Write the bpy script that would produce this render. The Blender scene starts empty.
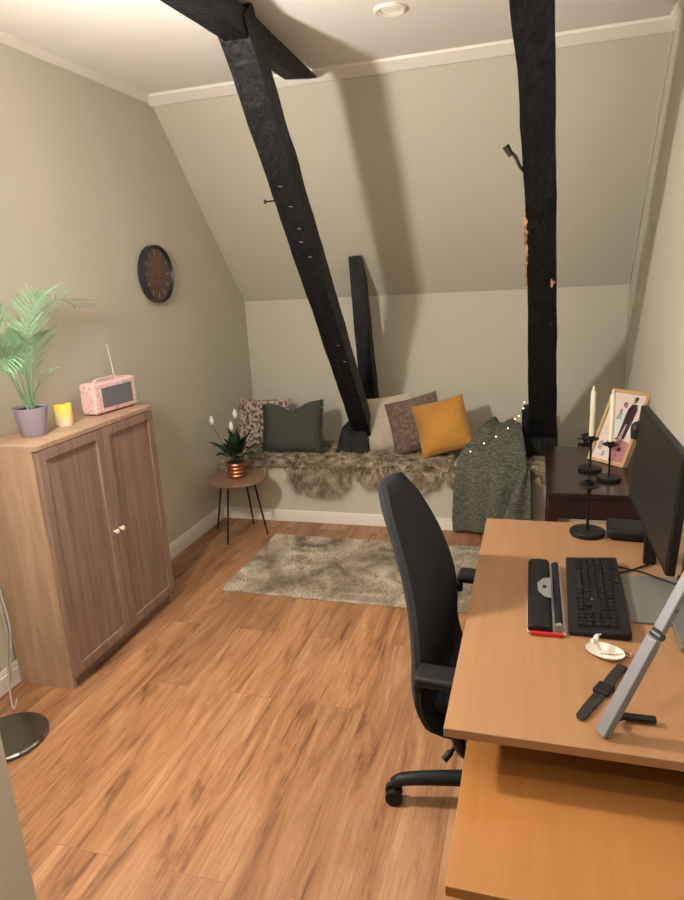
import bpy, bmesh, math, random
from math import sin, cos, pi, radians as R
from mathutils import Vector as V, Matrix as M, noise
C = bpy.context.scene
COL = C.collection
random.seed(7)

# ------------------------------------------------------------------ camera, light, exposure
cd = bpy.data.cameras.new('camera'); cam = bpy.data.objects.new('camera', cd); COL.objects.link(cam)
yaw, pitch, roll, fpx = -0.2975, 0.2619, -0.0551, 652.2
fw = V((sin(yaw)*cos(pitch), cos(yaw)*cos(pitch), -sin(pitch)))
rt = V((cos(yaw), -sin(yaw), 0)); up = rt.cross(fw)
r2 = cos(roll)*rt + sin(roll)*up; u2 = -sin(roll)*rt + cos(roll)*up
m = M((r2, u2, -fw)).transposed().to_4x4(); m.translation = (2.1297, -4.6454, 1.6287)
cam.matrix_world = m
cd.sensor_fit = 'HORIZONTAL'; cd.sensor_width = 36; cd.lens = fpx/684*36; cd.clip_start = .05
C.camera = cam
C.view_settings.view_transform = 'Standard'; C.view_settings.look = 'None'
C.view_settings.gamma = 1; C.view_settings.use_curve_mapping = False
C.view_settings.exposure = 0.36
w = bpy.data.worlds.new('world'); C.world = w; w.use_nodes = True
w.node_tree.nodes['Background'].inputs[0].default_value = (1, .85, .7, 1)
w.node_tree.nodes['Background'].inputs[1].default_value = .05
LAMP = V((.58, -3.16, 1.90)); LAMP_W = 138; SPOT_W = 12; SPOT_COL = (1, .91, .82); LAMP_COL = (1, .92, .84)
SPOTS = [(1.53, -1.70, 1.5), (1.0, -3.3, 4), (2.0, -4.0, 3.5), (1.0, -4.9, 1), (2.1, -5.0, 3.5)]

# ------------------------------------------------------------------ materials
MAT = {}
def mat(name, col, rough=.6, metal=0, noise_s=0, noise_a=.0, bump=0, bump_s=200, emit=None, spec=.5, stretch=None):
    if name in MAT: return MAT[name]
    m = bpy.data.materials.new(name); m.use_nodes = True; nt = m.node_tree; b = nt.nodes['Principled BSDF']
    b.inputs['Base Color'].default_value = (*col, 1); b.inputs['Roughness'].default_value = rough
    b.inputs['Metallic'].default_value = metal; b.inputs['Specular IOR Level'].default_value = spec
    tc = nt.nodes.new('ShaderNodeTexCoord'); mp = nt.nodes.new('ShaderNodeMapping')
    nt.links.new(tc.outputs['Object'], mp.inputs[0])
    if stretch: mp.inputs['Scale'].default_value = stretch
    if noise_a:
        n = nt.nodes.new('ShaderNodeTexNoise'); n.inputs['Scale'].default_value = noise_s; n.inputs['Detail'].default_value = 5
        nt.links.new(mp.outputs[0], n.inputs[0])
        cr = nt.nodes.new('ShaderNodeValToRGB')
        cr.color_ramp.elements[0].position = .3; cr.color_ramp.elements[1].position = .7
        cr.color_ramp.elements[0].color = (*[max(0, c*(1-noise_a)) for c in col], 1)
        cr.color_ramp.elements[1].color = (*[min(1, c*(1+noise_a)) for c in col], 1)
        nt.links.new(n.outputs[0], cr.inputs[0]); nt.links.new(cr.outputs[0], b.inputs['Base Color'])
    if bump:
        n = nt.nodes.new('ShaderNodeTexNoise'); n.inputs['Scale'].default_value = bump_s; n.inputs['Detail'].default_value = 4
        nt.links.new(mp.outputs[0], n.inputs[0])
        bp = nt.nodes.new('ShaderNodeBump'); bp.inputs['Strength'].default_value = bump; bp.inputs['Distance'].default_value = .01
        nt.links.new(n.outputs[0], bp.inputs['Height']); nt.links.new(bp.outputs[0], b.inputs['Normal'])
    if emit:
        b.inputs['Emission Color'].default_value = (*emit[0], 1); b.inputs['Emission Strength'].default_value = emit[1]
    MAT[name] = m; return m

def wood(name, c1, c2, scale=(1, 1, 1), rough=.45, grain=6, contrast=(.35, .65), spec=.5):
    if name in MAT: return MAT[name]
    m = mat(name, c1, rough, spec=spec); nt = m.node_tree; b = nt.nodes['Principled BSDF']
    mp = [n for n in nt.nodes if n.type == 'MAPPING'][0]; mp.inputs['Scale'].default_value = scale
    n = nt.nodes.new('ShaderNodeTexNoise'); n.inputs['Scale'].default_value = grain; n.inputs['Detail'].default_value = 7; n.inputs['Distortion'].default_value = .6
    nt.links.new(mp.outputs[0], n.inputs[0])
    cr = nt.nodes.new('ShaderNodeValToRGB'); cr.color_ramp.elements[0].position = contrast[0]; cr.color_ramp.elements[1].position = contrast[1]
    cr.color_ramp.elements[0].color = (*c1, 1); cr.color_ramp.elements[1].color = (*c2, 1)
    nt.links.new(n.outputs[0], cr.inputs[0]); nt.links.new(cr.outputs[0], b.inputs['Base Color'])
    return m

def floor_mat():
    m = bpy.data.materials.new('oak_planks'); m.use_nodes = True; nt = m.node_tree; L = nt.links.new; N = nt.nodes.new
    b = nt.nodes['Principled BSDF']; tc = N('ShaderNodeTexCoord')
    mp = N('ShaderNodeMapping'); mp.inputs['Rotation'].default_value = (0, 0, R(90)); L(tc.outputs['Object'], mp.inputs[0])
    br = N('ShaderNodeTexBrick'); L(mp.outputs[0], br.inputs[0])
    br.inputs['Color1'].default_value = (0, 0, 0, 1); br.inputs['Color2'].default_value = (1, 1, 1, 1); br.inputs['Mortar'].default_value = (.5, .5, .5, 1)
    br.inputs['Scale'].default_value = 1; br.inputs['Mortar Size'].default_value = .0012; br.inputs['Brick Width'].default_value = 1.28; br.inputs['Row Height'].default_value = .19
    br.offset = .37; br.inputs['Bias'].default_value = 0; br.inputs['Mortar Smooth'].default_value = .1
    # shift the grain on each plank
    sc = N('ShaderNodeVectorMath'); sc.operation = 'SCALE'; sc.inputs['Scale'].default_value = 7.3; L(br.outputs['Color'], sc.inputs[0])
    ad = N('ShaderNodeVectorMath'); ad.operation = 'ADD'; L(tc.outputs['Object'], ad.inputs[0]); L(sc.outputs[0], ad.inputs[1])
    m2 = N('ShaderNodeMapping'); m2.inputs['Scale'].default_value = (6.0, .8, 1); L(ad.outputs[0], m2.inputs[0])
    n1 = N('ShaderNodeTexNoise'); n1.inputs['Scale'].default_value = 1.9; n1.inputs['Detail'].default_value = 9; n1.inputs['Distortion'].default_value = .9; n1.inputs['Roughness'].default_value = .68; L(m2.outputs[0], n1.inputs[0])
    m3 = N('ShaderNodeMapping'); m3.inputs['Scale'].default_value = (60, 3, 1); L(ad.outputs[0], m3.inputs[0])
    n2 = N('ShaderNodeTexNoise'); n2.inputs['Scale'].default_value = 2; n2.inputs['Detail'].default_value = 5; L(m3.outputs[0], n2.inputs[0])
    m4 = N('ShaderNodeMapping'); m4.inputs['Scale'].default_value = (3.5, 1.6, 1); L(ad.outputs[0], m4.inputs[0])
    vo = N('ShaderNodeTexVoronoi'); vo.inputs['Scale'].default_value = 1.1; L(m4.outputs[0], vo.inputs[0])
    cr = N('ShaderNodeValToRGB'); e = cr.color_ramp.elements
    e[0].position = .33; e[0].color = (.16, .075, .036, 1); e[1].position = .70; e[1].color = (.54, .31, .16, 1)
    x = e.new(.46); x.color = (.38, .18, .082, 1)
    L(n1.outputs[0], cr.inputs[0])
    mx = N('ShaderNodeMix'); mx.data_type = 'RGBA'; mx.blend_type = 'MULTIPLY'; mx.inputs['Factor'].default_value = .5
    c2 = N('ShaderNodeValToRGB'); c2.color_ramp.elements[0].position = .3; c2.color_ramp.elements[0].color = (.55, .5, .45, 1); c2.color_ramp.elements[1].position = .6; c2.color_ramp.elements[1].color = (1, 1, 1, 1)
    L(n2.outputs[0], c2.inputs[0]); L(cr.outputs[0], mx.inputs['A']); L(c2.outputs[0], mx.inputs['B'])
    # knots
    kr = N('ShaderNodeValToRGB'); kr.color_ramp.elements[0].position = .0; kr.color_ramp.elements[0].color = (.30, .22, .18, 1); kr.color_ramp.elements[1].position = .17; kr.color_ramp.elements[1].color = (1, 1, 1, 1)
    L(vo.outputs['Distance'], kr.inputs[0])
    mk = N('ShaderNodeMix'); mk.data_type = 'RGBA'; mk.blend_type = 'MULTIPLY'; mk.inputs['Factor'].default_value = .7; L(mx.outputs['Result'], mk.inputs['A']); L(kr.outputs[0], mk.inputs['B'])
    # tone per plank
    tr = N('ShaderNodeMapRange'); tr.inputs['To Min'].default_value = .80; tr.inputs['To Max'].default_value = 1.08; L(br.outputs['Color'], tr.inputs[0])
    mt = N('ShaderNodeVectorMath'); mt.operation = 'SCALE'; L(mk.outputs['Result'], mt.inputs[0]); L(tr.outputs[0], mt.inputs['Scale'])
    mj = N('ShaderNodeMix'); mj.data_type = 'RGBA'; L(br.outputs['Fac'], mj.inputs['Factor']); L(mt.outputs[0], mj.inputs['A']); mj.inputs['B'].default_value = (.25, .12, .055, 1)
    L(mj.outputs['Result'], b.inputs['Base Color'])
    b.inputs['Roughness'].default_value = .38; b.inputs['Specular IOR Level'].default_value = .4
    bp = N('ShaderNodeBump'); bp.inputs['Strength'].default_value = .15; bp.inputs['Distance'].default_value = .004; L(n2.outputs[0], bp.inputs['Height']); L(bp.outputs[0], b.inputs['Normal'])
    return m

def ramp_noise(name, cols, scale, rough=.9, detail=4, stretch=None, sheen=0, attr=False, distortion=0):
    """noise -> several colours; for furs, rugs, prints"""
    m = mat(name, cols[0], rough, stretch=stretch); nt = m.node_tree; b = nt.nodes['Principled BSDF']
    mp = [n for n in nt.nodes if n.type == 'MAPPING'][0]
    n = nt.nodes.new('ShaderNodeTexNoise'); n.inputs['Scale'].default_value = scale; n.inputs['Detail'].default_value = detail; n.inputs['Distortion'].default_value = distortion
    nt.links.new(mp.outputs[0], n.inputs[0])
    cr = nt.nodes.new('ShaderNodeValToRGB'); e = cr.color_ramp.elements
    k = len(cols)
    e[0].position = .3; e[0].color = (*cols[0], 1); e[1].position = .7; e[1].color = (*cols[-1], 1)
    for i in range(1, k-1):
        x = e.new(.3+.4*i/(k-1)); x.color = (*cols[i], 1)
    src = n.outputs[0]
    if attr:
        a = nt.nodes.new('ShaderNodeAttribute'); a.attribute_name = 'strand'
        ma = nt.nodes.new('ShaderNodeMath'); ma.operation = 'MULTIPLY_ADD'; ma.inputs[1].default_value = .3
        nt.links.new(a.outputs['Fac'], ma.inputs[0])
        sb = nt.nodes.new('ShaderNodeMath'); sb.operation = 'SUBTRACT'; sb.inputs[1].default_value = .15
        nt.links.new(n.outputs[0], sb.inputs[0]); nt.links.new(sb.outputs[0], ma.inputs[2]); src = ma.outputs[0]
    nt.links.new(src, cr.inputs[0]); nt.links.new(cr.outputs[0], b.inputs['Base Color'])
    b.inputs['Sheen Weight'].default_value = sheen; b.inputs['Specular IOR Level'].default_value = .2
    return m

wallm = mat('sage_wall_paint', (.57, .545, .45), .8, bump=.06, bump_s=60, spec=.3)
whitem = mat('white_trim_paint', (.82, .79, .72), .4)
ceilm = mat('ceiling_paint', (.86, .83, .79), .7)
floorm = floor_mat()
blackwood = mat('black_painted_timber', (.007, .008, .009), .5, spec=.2, noise_s=9, noise_a=.5, bump=.9, bump_s=14, stretch=(3, 3, 1))
bare = ramp_noise('bare_splintered_wood', [(.10, .03, .01), (.55, .27, .12), (.7, .42, .22)], 30, .8)
beech = wood('beech_laminate', (.345, .178, .082), (.375, .20, .095), (14, 1.2, 1.2), .36, 3, spec=.4)
beech2 = wood('beech_laminate_warm', (.36, .150, .038), (.385, .168, .045), (14, 1.2, 1.2), .4, 3)
cabside = wood('pale_walnut_laminate', (.36, .235, .155), (.47, .32, .215), (9, 9, .8), .45, 3)
cabdoor = wood('walnut_veneer', (.21, .133, .104), (.30, .20, .158), (12, 12, .8), .42, 3)
darkchest = mat('dark_brown_lacquer', (.028, .014, .011), .22, noise_s=4, noise_a=.2)
blackmetal = mat('black_metal', (.008, .008, .009), .45, spec=.3)
blackplastic = mat('black_plastic', (.009, .009, .010), .5, spec=.3)
keym = mat('key_plastic', (.008, .008, .009), .5, spec=.35)
chairfab = mat('charcoal_wool', (.031, .034, .040), .9, spec=.15, bump=.25, bump_s=400)
silver = mat('silver_aluminium', (.42, .42, .41), .38, .7)
chrome = mat('chrome', (.7, .7, .7), .18, 1)
candle = mat('ivory_candle', (.85, .78, .60), .45)
copper = mat('copper', (.50, .235, .12), .36, 1)
leafm = mat('deep_green_leaf', (.013, .042, .020), .45, noise_s=20, noise_a=.3)
lilym = mat('white_spathe', (.85, .84, .75), .5)
palmm = mat('palm_green', (.19, .40, .23), .55, noise_s=8, noise_a=.35)
lavender = mat('lavender_ceramic', (.34, .31, .40), .5)
soil = mat('soil', (.03, .02, .012), .95, noise_s=80, noise_a=.5, bump=1, bump_s=60)

# ------------------------------------------------------------------ mesh helpers
def obj(name, bm, m, parent=None, smooth=False, bevel=0, loc=None, seg=2, subsurf=0):
    me = bpy.data.meshes.new(name); bmesh.ops.recalc_face_normals(bm, faces=bm.faces) if len(bm.faces) < 60000 else None
    if smooth and len(bm.faces) < 20000:
        for e in bm.edges:
            if len(e.link_faces) == 2 and e.calc_face_angle(0) > .75: e.smooth = False
    bm.to_mesh(me); bm.free()
    o = bpy.data.objects.new(name, me); COL.objects.link(o)
    for mm in (m if isinstance(m, (list, tuple)) else [m]): me.materials.append(mm)
    if parent: o.parent = parent
    if loc: o.location = loc
    if smooth:
        for p in me.polygons: p.use_smooth = True
    if bevel:
        b = o.modifiers.new('bevel', 'BEVEL'); b.width = bevel; b.segments = seg; b.limit_method = 'ANGLE'
    if subsurf:
        s = o.modifiers.new('subsurf', 'SUBSURF'); s.levels = subsurf; s.render_levels = subsurf
    return o
def thing(name, label, cat, loc=(0, 0, 0), rz=0, group=None):
    o = bpy.data.objects.new(name, None); COL.objects.link(o); o.location = loc; o.rotation_euler = (0, 0, rz); o.empty_display_size = .1
    o['label'] = label; o['category'] = cat
    if group: o['group'] = group
    return o
def tag(o, label, cat, group=None):
    o['label'] = label; o['category'] = cat
    if group: o['group'] = group
    return o
def struct(name, bm, m, bevel=0):
    o = obj(name, bm, m, bevel=bevel); o['kind'] = 'structure'; return o
def box(bm, x0, x1, y0, y1, z0, z1, mi=0, mtx=None):
    vs = [bm.verts.new((x, y, z)) for x in (x0, x1) for y in (y0, y1) for z in (z0, z1)]
    if mtx:
        for v in vs: v.co = mtx @ v.co
    for f in ((0, 1, 3, 2), (4, 6, 7, 5), (0, 4, 5, 1), (2, 3, 7, 6), (0, 2, 6, 4), (1, 5, 7, 3)):
        bm.faces.new([vs[i] for i in f]).material_index = mi
    return bm
def B(*a, **k): return box(bmesh.new(), *a, **k)
def prism(bm, pts, d0, d1, axis='x', mi=0):
    """polygon extruded along an axis. pts in the other two coordinates"""
    def P(a, b, d): return {'x': (d, a, b), 'y': (a, d, b), 'z': (a, b, d)}[axis]
    A = [bm.verts.new(P(a, b, d0)) for a, b in pts]; Z = [bm.verts.new(P(a, b, d1)) for a, b in pts]
    bm.faces.new(A).material_index = mi; bm.faces.new(Z[::-1]).material_index = mi
    n = len(pts)
    for i in range(n): bm.faces.new((A[i], A[(i+1) % n], Z[(i+1) % n], Z[i])).material_index = mi
    return bm
def tube(bm, pts, r, seg=10, mi=0, cap=True):
    pts = [V(p) for p in pts]; n = len(pts); rr = r if isinstance(r, (list, tuple)) else [r]*n
    rings = []; t0 = None; nrm = None
    for i, p in enumerate(pts):
        t = (pts[min(i+1, n-1)]-pts[max(i-1, 0)]).normalized()
        if nrm is None:
            a = V((0, 0, 1)) if abs(t.z) < .9 else V((1, 0, 0)); nrm = t.cross(a).normalized()
        else: nrm = (nrm - t*nrm.dot(t)).normalized()
        b = t.cross(nrm)
        rings.append([bm.verts.new(p+(nrm*cos(2*pi*k/seg)+b*sin(2*pi*k/seg))*rr[i]) for k in range(seg)])
    for a, b in zip(rings, rings[1:]):
        for k in range(seg): bm.faces.new((a[k], a[(k+1) % seg], b[(k+1) % seg], b[k])).material_index = mi
    if cap:
        bm.faces.new(rings[0][::-1]).material_index = mi; bm.faces.new(rings[-1]).material_index = mi
    return bm
def T(pts, r, seg=10): return tube(bmesh.new(), pts, r, seg)
def lathe(bm, prof, seg=40, c=(0, 0, 0), mi=0, wob=None):
    rings = []
    for r, z in prof:
        if r < 1e-6: rings.append([bm.verts.new((c[0], c[1], c[2]+z))])
        else: rings.append([bm.verts.new((c[0]+r*cos(2*pi*k/seg), c[1]+r*sin(2*pi*k/seg), c[2]+z+(wob(k/seg) if wob and wob.__code__.co_argcount == 1 else 0))) for k in range(seg)])
    for a, b in zip(rings, rings[1:]):
        for k in range(seg):
            k2 = (k+1) % seg
            if len(a) == 1 and len(b) == 1: continue
            if len(a) == 1: f = bm.faces.new((a[0], b[k2], b[k]))
            elif len(b) == 1: f = bm.faces.new((a[k], a[k2], b[0]))
            else: f = bm.faces.new((a[k], a[k2], b[k2], b[k]))
            f.material_index = mi
    return bm
def smoothpath(pts, n=8):
    out = []; P = [V(p) for p in pts]; P = [P[0]*2-P[1]]+P+[P[-1]*2-P[-2]]
    for i in range(1, len(P)-2):
        for k in range(n):
            t = k/n; a, b, c, d = P[i-1:i+3]
            out.append(.5*((2*b)+(-a+c)*t+(2*a-5*b+4*c-d)*t*t+(-a+3*b-3*c+d)*t*t*t))
    out.append(P[-2]); return out
def grid(bm, nu, nv, f, mi=0):
    g = [[bm.verts.new(f(i/nu, j/nv)) for j in range(nv+1)] for i in range(nu+1)]
    for i in range(nu):
        for j in range(nv): bm.faces.new((g[i][j], g[i+1][j], g[i+1][j+1], g[i][j+1])).material_index = mi
    return bm
def strands(bm, roots, seed=1):
    """roots: (pos, dir, droop vec, length, width). writes a random value per strand"""
    lay = bm.verts.layers.float.get('strand') or bm.verts.layers.float.new('strand')
    rnd = random.Random(seed)
    for p, d, g, l, wd in roots:
        s = rnd.random(); side = d.cross(V((rnd.uniform(-1, 1), rnd.uniform(-1, 1), rnd.uniform(-1, 1))))
        if side.length < 1e-5: continue
        side = side.normalized()*wd/2
        a = p; b = p+d*l*.5+g*l*.12; c = p+d*l*.85+g*l*.5
        vs = [bm.verts.new(q) for q in (a-side, a+side, b-side*.9, b+side*.9, c)]
        for v in vs: v[lay] = s
        bm.faces.new((vs[0], vs[1], vs[3], vs[2])); bm.faces.new((vs[2], vs[3], vs[4]))
    return bm

# ------------------------------------------------------------------ the room
W, HK, S, H, BD, BH = 2.69, 1.472, 1.039, 2.652, .686, .400
BACK = -5.6
struct('floor', B(-.1, W+.1, BACK-.1, .1, -.1, 0), floorm)
struct('wall_back', B(-.1, W+.1, 0, .12, 0, HK+.02), wallm)
bm = bmesh.new(); prism(bm, [(.12, HK), (0, HK), (-S, H), (-S, H+.15), (.12, HK+.18)], -.1, W+.1, 'x'); struct('wall_sloped', bm, wallm)
struct('ceiling', B(-.1, W+.1, BACK-.1, -S, H, H+.1), ceilm)
def sidewall(x0, x1): return prism(bmesh.new(), [(BACK, 0), (0, 0), (0, HK), (-S, H), (BACK, H)], x0, x1, 'x')
struct('wall_left', sidewall(-.1, 0), wallm); struct('wall_right', sidewall(W, W+.1), wallm)
struct('wall_rear', B(-.1, W+.1, BACK-.1, BACK, 0, H), wallm)
struct('wall_front', B(0, 1.143, -3.95, -3.80, 0, H), wallm, bevel=.004)
# cove strips under the ceiling
sl = math.atan2(H-HK, S)
bm = bmesh.new(); a = .05
prism(bm, [(-S-.055, H), (-S+.004, H), (-S+.055*cos(sl)+.004, H-.055*sin(sl)), (-S+.03*cos(sl)-.012, H-.055*sin(sl)-.006), (-S-.05, H-.012)], 0, W, 'x'); struct('trim_1', bm, whitem)
for k, (x0, sgn) in enumerate(((0, 1), (W, -1))):
    bm = bmesh.new(); prism(bm, [(x0, H), (x0+sgn*.034, H), (x0+sgn*.034, H-.007), (x0+sgn*.011, H-.03), (x0, H-.034)], BACK, -S-.02, 'y'); struct('trim_%d' % (2+k), bm, whitem)
# thin plaster beads in the right-hand corner of the slope
bm = bmesh.new(); tube(bm, [(W-.006, -S, H-.01), (W-.006, 0, HK)], .008, 6); tube(bm, [(W-.006, -.006, HK), (W-.006, -.006, BH+.004)], .008, 6); struct('trim_4', bm, wallm)
def skirt(bm, x0, x1, y0, y1, nx, ny):
    # profile with a moulded top, growing along the wall normal
    for (z0, z1, t) in ((0, .075, .015), (.075, .088, .011), (.088, .098, .007)):
        xa, xb = sorted((x0, x1 if not nx else x0+nx*t)); ya, yb = sorted((y0, y1 if not ny else y0+ny*t))
        box(bm, xa, xb, ya, yb, z0, z1)
    return bm
bm = bmesh.new()
for (y0, y1) in ((-3.80, -BD-.001),): skirt(bm, 0, 0, y0, y1, 1, 0)
struct('baseboard_left', bm, whitem, bevel=.003)
bm = bmesh.new(); skirt(bm, W, 0, BACK, -BD-.001, -1, 0); struct('baseboard_right', bm, whitem, bevel=.003)

# built-in bench
t = thing('built_in_bench', 'low sage-painted built-in bench along the back wall under the slope', 'bench', (0, -BD/2, 0))
obj('bench_front', B(0.001, W-.001, -BD/2, -BD/2+.02, 0, BH-.02), wallm, t)
obj('bench_top', B(0.001, W-.001, -BD/2-.004, BD/2-.001, BH-.02, BH), wallm, t, bevel=.003)
bm = bmesh.new()
for (z0, z1, tt) in ((0, .062, .015), (.062, .074, .011), (.074, .082, .007)): box(bm, .016, W-.016, -BD/2-tt, -BD/2, z0, z1)
o = obj('baseboard', bm, whitem, t, bevel=.003); o['label'] = 'white moulded baseboard along the foot of the bench'

# ------------------------------------------------------------------ timber
def rough_solid(corn0, corn1, n=26, sub=4, amp=.006, seed=0, mi=0):
    """two quads of corners joined by a rough-hewn shaft"""
    bm = bmesh.new(); rings = []
    for i in range(n+1):
        u = i/n; ring = []
        for q in range(4):
            for s in range(sub):
                f = s/sub
                a = V(corn0[q]).lerp(V(corn0[(q+1) % 4]), f); b = V(corn1[q]).lerp(V(corn1[(q+1) % 4]), f)
                p = a.lerp(b, u); cen = (sum((V(c) for c in corn0), V())/4).lerp(sum((V(c) for c in corn1), V())/4, u)
                nn = noise.noise(p*5+V((seed, 0, 0)))*amp+noise.noise(p*16+V((0, seed, 0)))*amp*.5
                ring.append(bm.verts.new(p+(p-cen).normalized()*nn))
        rings.append(ring)
    m = len(rings[0])
    for a, b in zip(rings, rings[1:]):
        for k in range(m): bm.faces.new((a[k], a[(k+1) % m], b[(k+1) % m], b[k]))
    bm.faces.new(rings[0][::-1]); bm.faces.new(rings[-1])
    return bm
# ceiling beam running back along the ceiling, cut off at the slope
XL, XR, ZB = .960, 1.045, 2.525
bm = rough_solid([(.865, -3.79, ZB), (1.085, -3.79, ZB), (1.085, -3.79, H-.002), (.865, -3.79, H-.002)], [(.970, -1.44, ZB), (1.025, -1.44, ZB), (1.025, -1.10, H-.045), (.975, -1.10, H-.045)], 30, 4, .004, 3)
for v in bm.verts: v.co.z = min(v.co.z, H-.001)
tag(obj('ceiling_beam', bm, blackwood), 'black horizontal timber beam fixed under the ceiling, cut slanted at its far end', 'beam')
def slanted(name, label, x0a, x0b, x1a, x1b, y0, z0, y1, z1, th, seed):
    d = V((0, y1-y0, z1-z0)).normalized(); nrm = V((0, -d.z, d.y))
    if nrm.z < 0: nrm = -nrm     # up-and-back side
    q = lambda xa, xb, y, z: [(xa, y, z), (xb, y, z), (xb, y+nrm.y*th, z+nrm.z*th), (xa, y+nrm.y*th, z+nrm.z*th)]
    t = thing(name, label, 'beam', ((x1a+x1b)/2, y1, z1))
    o = obj('shaft', rough_solid(q(x0a, x0b, y0, z0), q(x1a, x1b, y1, z1), 40, 4, .006, seed), blackwood, t); o.location = -V(t.location)
    return t
b1 = slanted('slanted_post', 'black slanted timber post, left one, rising from the fur-covered bench to the ceiling beam', .920, 1.05, .915, 1.035, -2.07, 2.585, -.34, .50, .115, 11)
b2 = slanted('slanted_post', 'black slanted timber post, right one, with a patch of bare splintered wood on its edge', 2.005, 2.152, 2.09, 2.268, -2.15, 2.645, -.34, .50, .11, 23)
def world_child(name, bm, m, t, **k):
    o = obj(name, bm, m, t, **k); o.matrix_parent_inverse = M.Translation(-V(t.location)) ; return o
def sl_pt(x, y, off=0):   # point on the underside plane of the slanted posts
    return V((x, y-off*.77, .45-1.206*(y+.3)-off*.64))
# foot blocks
def edge2(y):
    K = [(-2.2, 2.005), (-2.0, 2.015), (-1.88, 2.036), (-1.5, 2.066), (-1.13, 2.079), (-.34, 2.092)]
    for (a, xa), (b, xb) in zip(K, K[1:]):
        if y <= b: return xa+(xb-xa)*max(0, (y-a)/(b-a))
    return K[-1][1]
for v in b2.children[0].data.vertices:
    lin = 2.005+.085*(v.co.y+2.15)/1.81
    if v.co.x < lin+.07: v.co.x += (edge2(v.co.y)-lin)*(1-max(0, v.co.x-lin)/.07)
world_child('foot_block', rough_solid([(.785, -.43, BH+.022), (1.025, -.43, BH+.022), (1.03, -.22, BH+.022), (.79, -.22, BH+.022)], [(.835, -.40, .60), (1.01, -.40, .575), (1.015, -.24, .60), (.845, -.24, .62)], 8, 4, .012, 5), blackwood, b1)
world_child('foot_block', rough_solid([(2.06, -.40, BH+.022), (2.275, -.40, BH+.022), (2.275, -.13, BH+.022), (2.06, -.13, BH+.022)], [(2.06, -.38, .57), (2.27, -.38, .56), (2.27, -.16, .58), (2.07, -.16, .58)], 8, 4, .008, 6), blackwood, b2)
world_child('side_cleat', rough_solid([(2.045, -.37, .55), (2.095, -.37, .55), (2.095, -.25, .55), (2.045, -.25, .55)], [(2.045, -.36, .73), (2.10, -.36, .75), (2.10, -.27, .75), (2.055, -.27, .74)], 8, 3, .004, 9), blackwood, b2)
# nail and hook
bm = T([(.935, -1.52, 1.99), (.868, -1.56, 1.985)], .004, 8); tube(bm, [(.872, -1.557, 1.985), (.864, -1.562, 1.984)], .010, 10)
o = world_child('nail', bm, mat('rusty_iron', (.05, .04, .035), .6, .5), b1); o['label'] = 'old iron nail sticking out of the side'
bm = T(smoothpath([(2.075, -1.55, 2.00), (2.045, -1.60, 2.025), (2.025, -1.61, 2.065), (2.005, -1.61, 2.085)]), .007, 8)
tube(bm, [(2.008, -1.61, 2.07), (1.985, -1.615, 2.11)], [.011, .015], 10); tube(bm, [(2.02, -1.615, 2.06), (2.035, -1.62, 2.055)], .004, 6)
o = world_child('hook', bm, MAT['rusty_iron'], b2); o['label'] = 'bent iron hook on the left edge'
# splintered patches
rnd = random.Random(4)
def patch(y0, y1, x0f, wmax, n=14):
    bm = bmesh.new(); L_, R_ = [], []
    for i in range(n+1):
        y = y0+(y1-y0)*i/n; xl = edge2(y)-.006; e = sin(pi*i/n)**.5
        L_.append(bm.verts.new(sl_pt(xl-.004+x0f, y, .014))); R_.append(bm.verts.new(sl_pt(xl-.002+x0f+max(.004, wmax*e*rnd.uniform(.35, 1)), y+rnd.uniform(-.006, .006), .014)))
    for i in range(n): bm.faces.new((L_[i], L_[i+1], R_[i+1], R_[i]))
    r = bmesh.ops.extrude_face_region(bm, geom=bm.faces[:])
    for v in r['geom']:
        if isinstance(v, bmesh.types.BMVert): v.co += V((0, .012, .010))
    return bm
for a in ((-1.47, -1.36, 0, .022), (-1.38, -1.27, .004, .014), (-1.29, -1.20, .002, .008), (-1.22, -1.19, .12, .02)):
    o = world_child('bare_wood_patch', patch(*a), bare, b2); o['label'] = 'bare splintered orange wood'
# little nail-hole scars on left post
for (x, y) in ((.965, -1.62), (.985, -1.55), (.99, -1.47), (.98, -1.42), (1.0, -1.36), (1.0, -.95), (1.01, -.86)):
    p = sl_pt(x, y, .004); o = world_child('scar', T([p, p+V((.018, .004, -.002))], .0022, 6), mat('pale_scar', (.25, .22, .18), .7), b1)
# short stub post
tag(obj('stub_post', rough_solid([(.945, -.20, BH+.004), (1.055, -.20, BH+.004), (1.055, -.07, BH+.004), (.945, -.07, BH+.004)], [(.905, -.268, 1.745), (.995, -.268, 1.745), (.995, -.14, 1.60), (.905, -.14, 1.60)], 30, 4, .007, 31), blackwood), 'short black upright timber stub between bench and sloped wall', 'post')

# ceiling downlights
for i, (x, y, p) in enumerate(SPOTS):
    lab = ['round white recessed downlight in the ceiling between the two black beams', 'recessed downlight in the ceiling above the floor lamp', 'recessed downlight in the ceiling above the near end of the desk', 'recessed downlight in the ceiling behind the front wall corner', 'recessed downlight in the ceiling furthest from the bench, near the right wall'][i]
    t = thing('ceiling_downlight', lab, 'ceiling light', (x, y, H-.012), group='recessed ceiling downlights')
    obj('trim_ring', lathe(bmesh.new(), [(.045, .011), (.066, .011), (.066, .004), (.058, 0), (.038, .006), (.038, .0112)], 36), whitem, t, True)
    obj('lens', lathe(bmesh.new(), [(0, .006), (.034, .006), (.034, .0115), (0, .0115)], 28), mat('downlight_lens_dim' if i == 0 else 'downlight_lens', (.6, .55, .5), .3, emit=((1, .8, .6), .25 if i == 0 else 3)), t)
    ld = bpy.data.lights.new('downlight_glow', 'AREA'); ld.shape = 'DISK'; ld.size = .07; ld.energy = p*SPOT_W/10; ld.color = SPOT_COL; ld.spread = R(150)
    lo = bpy.data.objects.new('downlight_glow', ld); COL.objects.link(lo); lo.parent = t; lo.location = (0, 0, -.004)

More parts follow.
